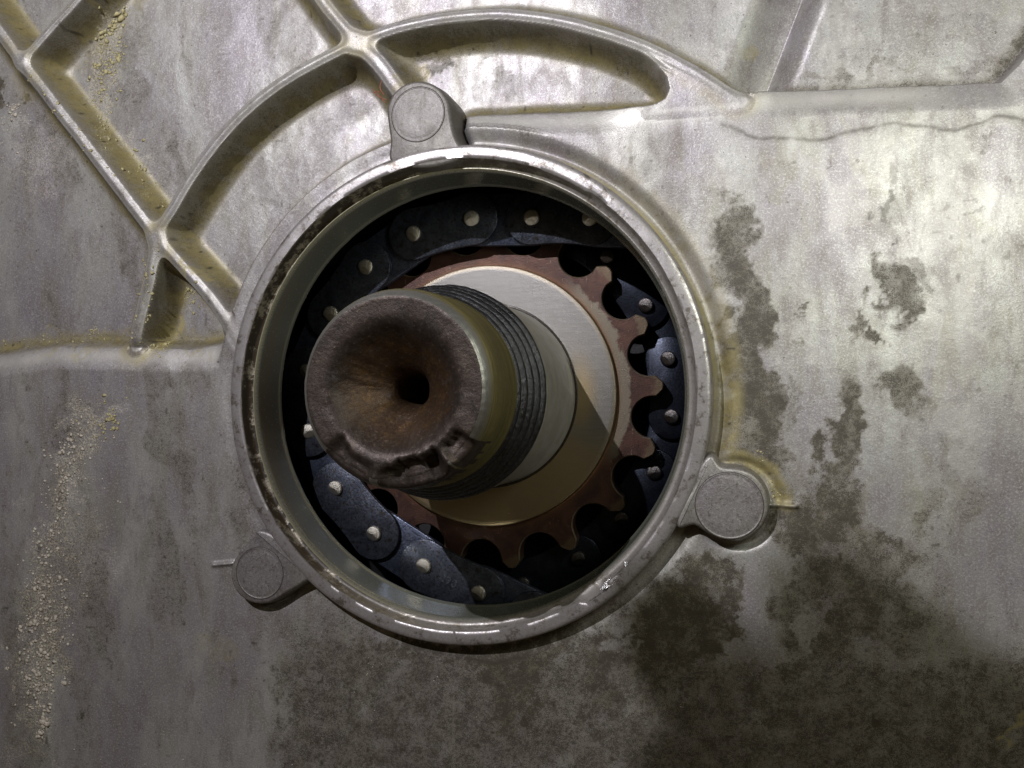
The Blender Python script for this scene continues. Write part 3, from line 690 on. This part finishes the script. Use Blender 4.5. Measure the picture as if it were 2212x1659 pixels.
# ------------------------------------------------------------------ chain
def capsule(name, L, r, waist, z0, z1, seg=16):
    """chain link plate along +x from 0 to L"""
    P = []
    for a in np.linspace(90, 270, seg+1): P.append((r*math.cos(math.radians(a)), r*math.sin(math.radians(a))))
    for t in (.25, .5, .75): P.append((L*t, -r+waist*math.sin(math.pi*t)))
    for a in np.linspace(-90, 90, seg+1): P.append((L+r*math.cos(math.radians(a)), r*math.sin(math.radians(a))))
    for t in (.75, .5, .25): P.append((L*t, r-waist*math.sin(math.pi*t)))
    me = extrude_outline(name, P, [(-.02, z0), (0, z0+.02), (0, z1-.03), (-.010, z1-.010), (-.03, z1)]); sharp(me, 30); return me
def pin_mesh(name, r, z0, z1, flat=True):
    me = revolve(name, [(r, z0), (r, z1-.03), (r-.02, z1-.008), (r-.05, z1), (.001, z1+.004)], 28, flip=True)
    if flat:   # riveted end with a tilted worn facet
        for v in me.vertices:
            if v.co.z > z1-.1:
                f_ = v.co.y*.75+v.co.x*.2+.03
                if f_ < 0: v.co.z += f_*.62
    sharp(me, 25); return me
chain = thing('drive_chain', 'blued steel roller chain wrapped round the left side of the sprocket', 'chain', (0, 0, 0))
rear = thing('drive_chain', 'rear chain coloured dark for shade, seen between the bare sprocket teeth on the right', 'chain', (0, 0, 0))
ZF = -1.98
fp_ = [(1405, 476), (1275, 471), (1149, 470), (1019, 472), (893, 505), (790, 577), (715, 678), (662, 803), (667, 932), (725, 1055), (808, 1153), (915, 1223), (1033, 1282), (1152, 1338), (1270, 1392)]
FP = [at(x, y, ZF) for x, y in fp_]
r_plate = .66
def lay(me, p, q, name, parent, mat, z=0.0, label=None):
    o = link(name, me, parent, mat, smooth=False)
    a = math.atan2(q[1]-p[1], q[0]-p[0]); o.location = (p[0], p[1], z); o.rotation_euler = (0, 0, a)
    if label: o['label'] = label
    return o
L0 = float(np.mean([np.linalg.norm(FP[i]-FP[i+1]) for i in range(2, 12)]))
cap_cache = {}
def cap(L, kind):
    k = (round(L, 2), kind)
    if k not in cap_cache:
        z0, z1, w_, r_ = {'o': (-.13, 0.0, .05, r_plate), 'i': (-.30, -.15, .0, .645), 'r': (-.15, 0, .05, .56), 'ri': (-.32, -.17, .10, .54)}[kind]
        cap_cache[k] = capsule('link_plate', round(L, 2), r_, w_, z0, z1)
    return cap_cache[k]
PINM = pin_mesh('pin', .195, -.5, .085); PINS = None
PIND = pin_mesh('pin', .185, -.5, .06)
ROLL = revolve('roller', [(.40, -.95), (.40, -.34), (.36, -.31), (.2, -.31)], 28, flip=True)
for i in range(len(FP)-1):
    p, q = FP[i], FP[i+1]; L = float(np.linalg.norm(q-p))
    if i % 2 == 1: continue
    # inner link (between outer ones) incl. rollers
    lay(cap(L, 'i'), p, q, 'inner_plate', chain, M_PLATE2, ZF)
outer = []
for i in range(1, len(FP)-1, 2):
    p, q = FP[i], FP[i+1]; L = float(np.linalg.norm(q-p))
    o = lay(cap(L, 'o'), p, q, 'outer_plate', chain, M_PLATE, ZF); outer.append((i, o, L))
    for k, s_ in ((0, 0), (1, L)):
        pn = link('pin', PINM, o, M_PIN, smooth=False); pn.location = (s_, 0, 0); pn.rotation_euler = (0, 0, -o.rotation_euler[2]+random.uniform(-.7, .7))
for p in FP:
    o = link('roller', ROLL, chain, M_ROLL, smooth=True); o.location = (p[0], p[1], ZF)
# stamped number on one link
for i, o, L in outer:
    if i == 11:
        fc_ = bpy.data.curves.new('stamped_number', 'FONT'); fc_.body = '890'; fc_.size = .28; fc_.extrude = .004; fc_.space_character = 1.15
        t_ = bpy.data.objects.new('tmp', fc_); COL.objects.link(t_)
        me = bpy.data.meshes.new_from_object(t_.evaluated_get(bpy.context.evaluated_depsgraph_get())); bpy.data.objects.remove(t_)
        me.materials.clear(); t_ = link('stamped_number', me, o, M_INK, smooth=False); t_.location = (L*.5-.28, -.14, .002)
# rear run
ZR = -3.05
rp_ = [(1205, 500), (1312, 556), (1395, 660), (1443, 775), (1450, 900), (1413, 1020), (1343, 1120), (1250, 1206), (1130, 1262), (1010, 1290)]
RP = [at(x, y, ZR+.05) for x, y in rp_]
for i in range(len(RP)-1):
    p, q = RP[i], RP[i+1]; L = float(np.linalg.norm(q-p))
    if i % 2 == 0: lay(cap(L, 'ri'), p, q, 'inner_plate', rear, M_PLATE_SHADE, ZR)
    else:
        o = lay(cap(L, 'r'), p, q, 'outer_plate', rear, M_PLATE_SHADE, ZR)
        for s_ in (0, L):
            pn = link('pin', PIND, o, M_PIN_SHADE, smooth=False); pn.location = (s_, 0, .10); pn.rotation_euler = (0, 0, -o.rotation_euler[2]+random.uniform(-.6, .6))

# ------------------------------------------------------------------ loose stuff on the casting
def ico(r, seed):
    rr = random.Random(seed); t = (1+5**.5)/2
    Vv = [(-1, t, 0), (1, t, 0), (-1, -t, 0), (1, -t, 0), (0, -1, t), (0, 1, t), (0, -1, -t), (0, 1, -t), (t, 0, -1), (t, 0, 1), (-t, 0, -1), (-t, 0, 1)]
    Ff = [(0, 11, 5), (0, 5, 1), (0, 1, 7), (0, 7, 10), (0, 10, 11), (1, 5, 9), (5, 11, 4), (11, 10, 2), (10, 7, 6), (7, 1, 8), (3, 9, 4), (3, 4, 2), (3, 2, 6), (3, 6, 8), (3, 8, 9), (4, 9, 5), (2, 4, 11), (6, 2, 10), (8, 6, 7), (9, 8, 1)]
    return [tuple(c*r/1.9*rr.uniform(.35, 1.45) for c in v) for v in Vv], Ff
ICO = [ico(1.0, s) for s in range(12)]
def hz_at(x, y):
    j = int(round((x-x0)/STEP)); i = int(round((y-y0)/STEP)); i = min(max(i, 0), ny-1); j = min(max(j, 0), nx-1); return float(H[i, j])
def grains(name, zones, mat, label, cat):
    Vv, Ff = [], []
    for cx, cy, sx, sy, ang, n, r0, r1 in zones:
        last = []
        for _ in range(int(n*2.4)):
            u_, v_ = random.gauss(0, 1)*sx, random.gauss(0, 1)*sy; a = math.radians(ang)
            if last and random.random() < .62: bx, by = random.choice(last[-6:]); u_ = v_ = 0; cx_o, cy_o = bx+random.gauss(0, 4.5), by+random.gauss(0, 5.5)
            else: cx_o, cy_o = cx, cy
            px = cx_o+u_*math.cos(a)-v_*math.sin(a); py = cy_o+u_*math.sin(a)+v_*math.cos(a); last.append((px, py))
            g = at(px, py, -.5); h = hz_at(g[0], g[1]); g = at(px, py, h); h = hz_at(g[0], g[1]); g = at(px, py, h); h = hz_at(g[0], g[1])
            if math.hypot(g[0], g[1]) < 5.5: continue
            r = r0*.7+(r1*1.25-r0*.7)*random.random()**6; vs, fs = random.choice(ICO); b0 = len(Vv)
            st_ = random.uniform(.8, 1.5)
            Vv += [(g[0]+v[0]*r*st_, g[1]+v[1]*r, h+v[2]*r*.22+r*.05) for v in vs]; Ff += [tuple(b0+i for i in f) for f in fs]
    me = mesh(name, Vv, Ff); o = link(name, me, None, mat); o['kind'] = 'stuff'; o['label'] = label; o['category'] = cat
grains('residue_grains', [(232, 40, 8, 25, 0, 40, .015, .06), (235, 18, 6, 5, 0, 26, .03, .09), (245, 100, 14, 30, 0, 60, .012, .05), (205, 65, 14, 12, 30, 30, .015, .07), (228, 140, 14, 22, 0, 70, .012, .06), (225, 220, 16, 40, 0, 80, .012, .045), (222, 275, 10, 25, 0, 40, .012, .04), (300, 360, 10, 26, -20, 40, .012, .045), (330, 415, 6, 40, -38, 40, .012, .04), (150, 270, 5, 100, -38, 60, .01, .04), (330, 600, 4, 60, 10, 24, .015, .045), (310, 640, 3, 50, 10, 26, .015, .05), (220, 905, 26, 12, -40, 60, .01, .04), (240, 905, 20, 14, -40, 50, .01, .045), (110, 735, 60, 5, 0, 30, .012, .04), (200, 715, 5, 8, 0, 14, .02, .04), (390, 620, 10, 26, -35, 50, .015, .05), (345, 745, 12, 8, 0, 50, .015, .05), (1640, 990, 3, 30, 0, 20, .008, .02), (1655, 1045, 30, 6, 45, 40, .008, .022)],
       M_CRUST, 'pale yellow crusty residue grains scattered over the left and top-left of the cover', 'residue grains')
grains('salt_grains', [(160, 960, 22, 40, 20, 110, .010, .045), (145, 1040, 20, 40, 20, 110, .010, .045), (120, 1130, 20, 50, 12, 110, .010, .04), (100, 1280, 28, 60, 6, 170, .010, .05), (85, 1400, 28, 50, 6, 230, .010, .055), (88, 1480, 26, 40, 6, 160, .01, .05), (92, 1553, 5, 6, 0, 20, .02, .07), (86, 1580, 3, 6, 10, 14, .03, .08), (190, 1080, 40, 90, 20, 60, .008, .03), (200, 1640, 200, 60, 0, 60, .006, .02), (40, 300, 30, 40, 0, 50, .01, .03), (900, 1480, 300, 90, 0, 50, .005, .012), (30, 235, 6, 8, 0, 20, .02, .05)],
       M_CRUSTW, 'whitish salty grains in a long streak down the left edge of the cover', 'salt grains')
def fibre(name, P, r, z, label, grp=None):
    cu = bpy.data.curves.new(name, 'CURVE'); cu.dimensions = '3D'; cu.bevel_depth = r; cu.bevel_resolution = 1; cu.use_fill_caps = True
    cu.materials.append(M_COPPER)
    for S in P:
        sp_ = cu.splines.new('POLY'); g = [at(x, y, z+dz) for x, y, dz in S]; L = smooth_line([tuple(v) for v in g], 4)
        sp_.points.add(len(L)-1)
        for i, v in enumerate(L): sp_.points[i].co = (v[0], v[1], v[2], 1)
    t_ = bpy.data.objects.new('tmp', cu); COL.objects.link(t_)
    me = bpy.data.meshes.new_from_object(t_.evaluated_get(bpy.context.evaluated_depsgraph_get())); bpy.data.objects.remove(t_)
    o = link(name, me, None, M_COPPER); o['label'] = label; o['category'] = 'metal fibre'
fibre('copper_fibre', [[(806, 193, 0), (815, 206, .05), (824, 212, .03), (836, 216, 0)], [(808, 200, .02), (818, 198, .06), (822, 210, .02), (832, 222, 0)], [(824, 175, 0), (821, 190, .05), (829, 205, .02)]], .012, .0, 'tiny curled copper-red fibre caught beside the top boss')
fibre('copper_fibre', [[(948, 1012, .0), (960, 1008, .05), (972, 1014, .02), (990, 1012, 0)], [(956, 1018, .02), (970, 1008, .05), (982, 1003, 0)], [(968, 1014, .02), (978, 1022, .03), (992, 1020, 0)]], .010, 3.25, 'tiny copper-red fibre hanging below the broken end of the shaft')

# ------------------------------------------------------------------ the phone held over the cover (outside the picture; it shades the lower right)
ph = thing('smartphone', 'dark smartphone held above the cover, outside the picture', 'smartphone', (3.0, 6.9, 19.2)); ph.rotation_euler = (0, 0, math.radians(4))
P = []
for cx_, cy_, a0 in ((6.2, 3.3, 0), (-6.2, 3.3, 90), (-6.2, -3.3, 180), (6.2, -3.3, 270)):
    for a in np.linspace(a0, a0+90, 7): P.append((cx_+.8*math.cos(math.radians(a)), cy_+.8*math.sin(math.radians(a))))
me = extrude_outline('phone_body', P, [(-.1, -.35), (0, -.25), (0, .25), (-.1, .35)]); me.flip_normals() if hasattr(me, 'flip_normals') else None
link('phone_body', me, ph, M_HAND, smooth=False)

hand = thing('person', 'gloved fingertips holding the phone by its upper edge, outside the picture', 'person', (0, 0, 0))
bmv, bme, bmr = [], [], []
def chainv(P, R):
    b0 = len(bmv)
    for i, (p, q) in enumerate(zip(P, R)):
        bmv.append(p); bmr.append(q)
        if i: bme.append((b0+i-1, b0+i))
    return b0
w0 = chainv([(4.5, 3.0, 24.5), (2.6, 5.0, 23.0), (.6, 7.4, 21.8)], [2.8, 2.5, 1.9])
for P_, R_ in (([(-.6, 9.4, 21.6), (-1.9, 10.9, 21.0), (-2.9, 11.55, 19.9), (-3.0, 11.2, 18.9)], [.80, .64, .52, .44]),
               ([(-1.4, 8.8, 21.5), (-3.0, 10.6, 20.9), (-3.95, 11.35, 19.9), (-4.0, 11.0, 18.9)], [.80, .60, .48, .42])):
    b0 = chainv(P_, R_); bme.append((w0+2, b0))
me = bpy.data.meshes.new('gloved_hand'); me.from_pydata(bmv, bme, []); me.update()
o = link('gloved_hand', me, hand, M_HAND, smooth=False)
m = o.modifiers.new('skin', 'SKIN'); m.use_smooth_shade = True
for i, q in enumerate(bmr): me.skin_vertices[0].data[i].radius = (q, q)
me.skin_vertices[0].data[w0].use_root = True
o.modifiers.new('sub', 'SUBSURF').render_levels = 2
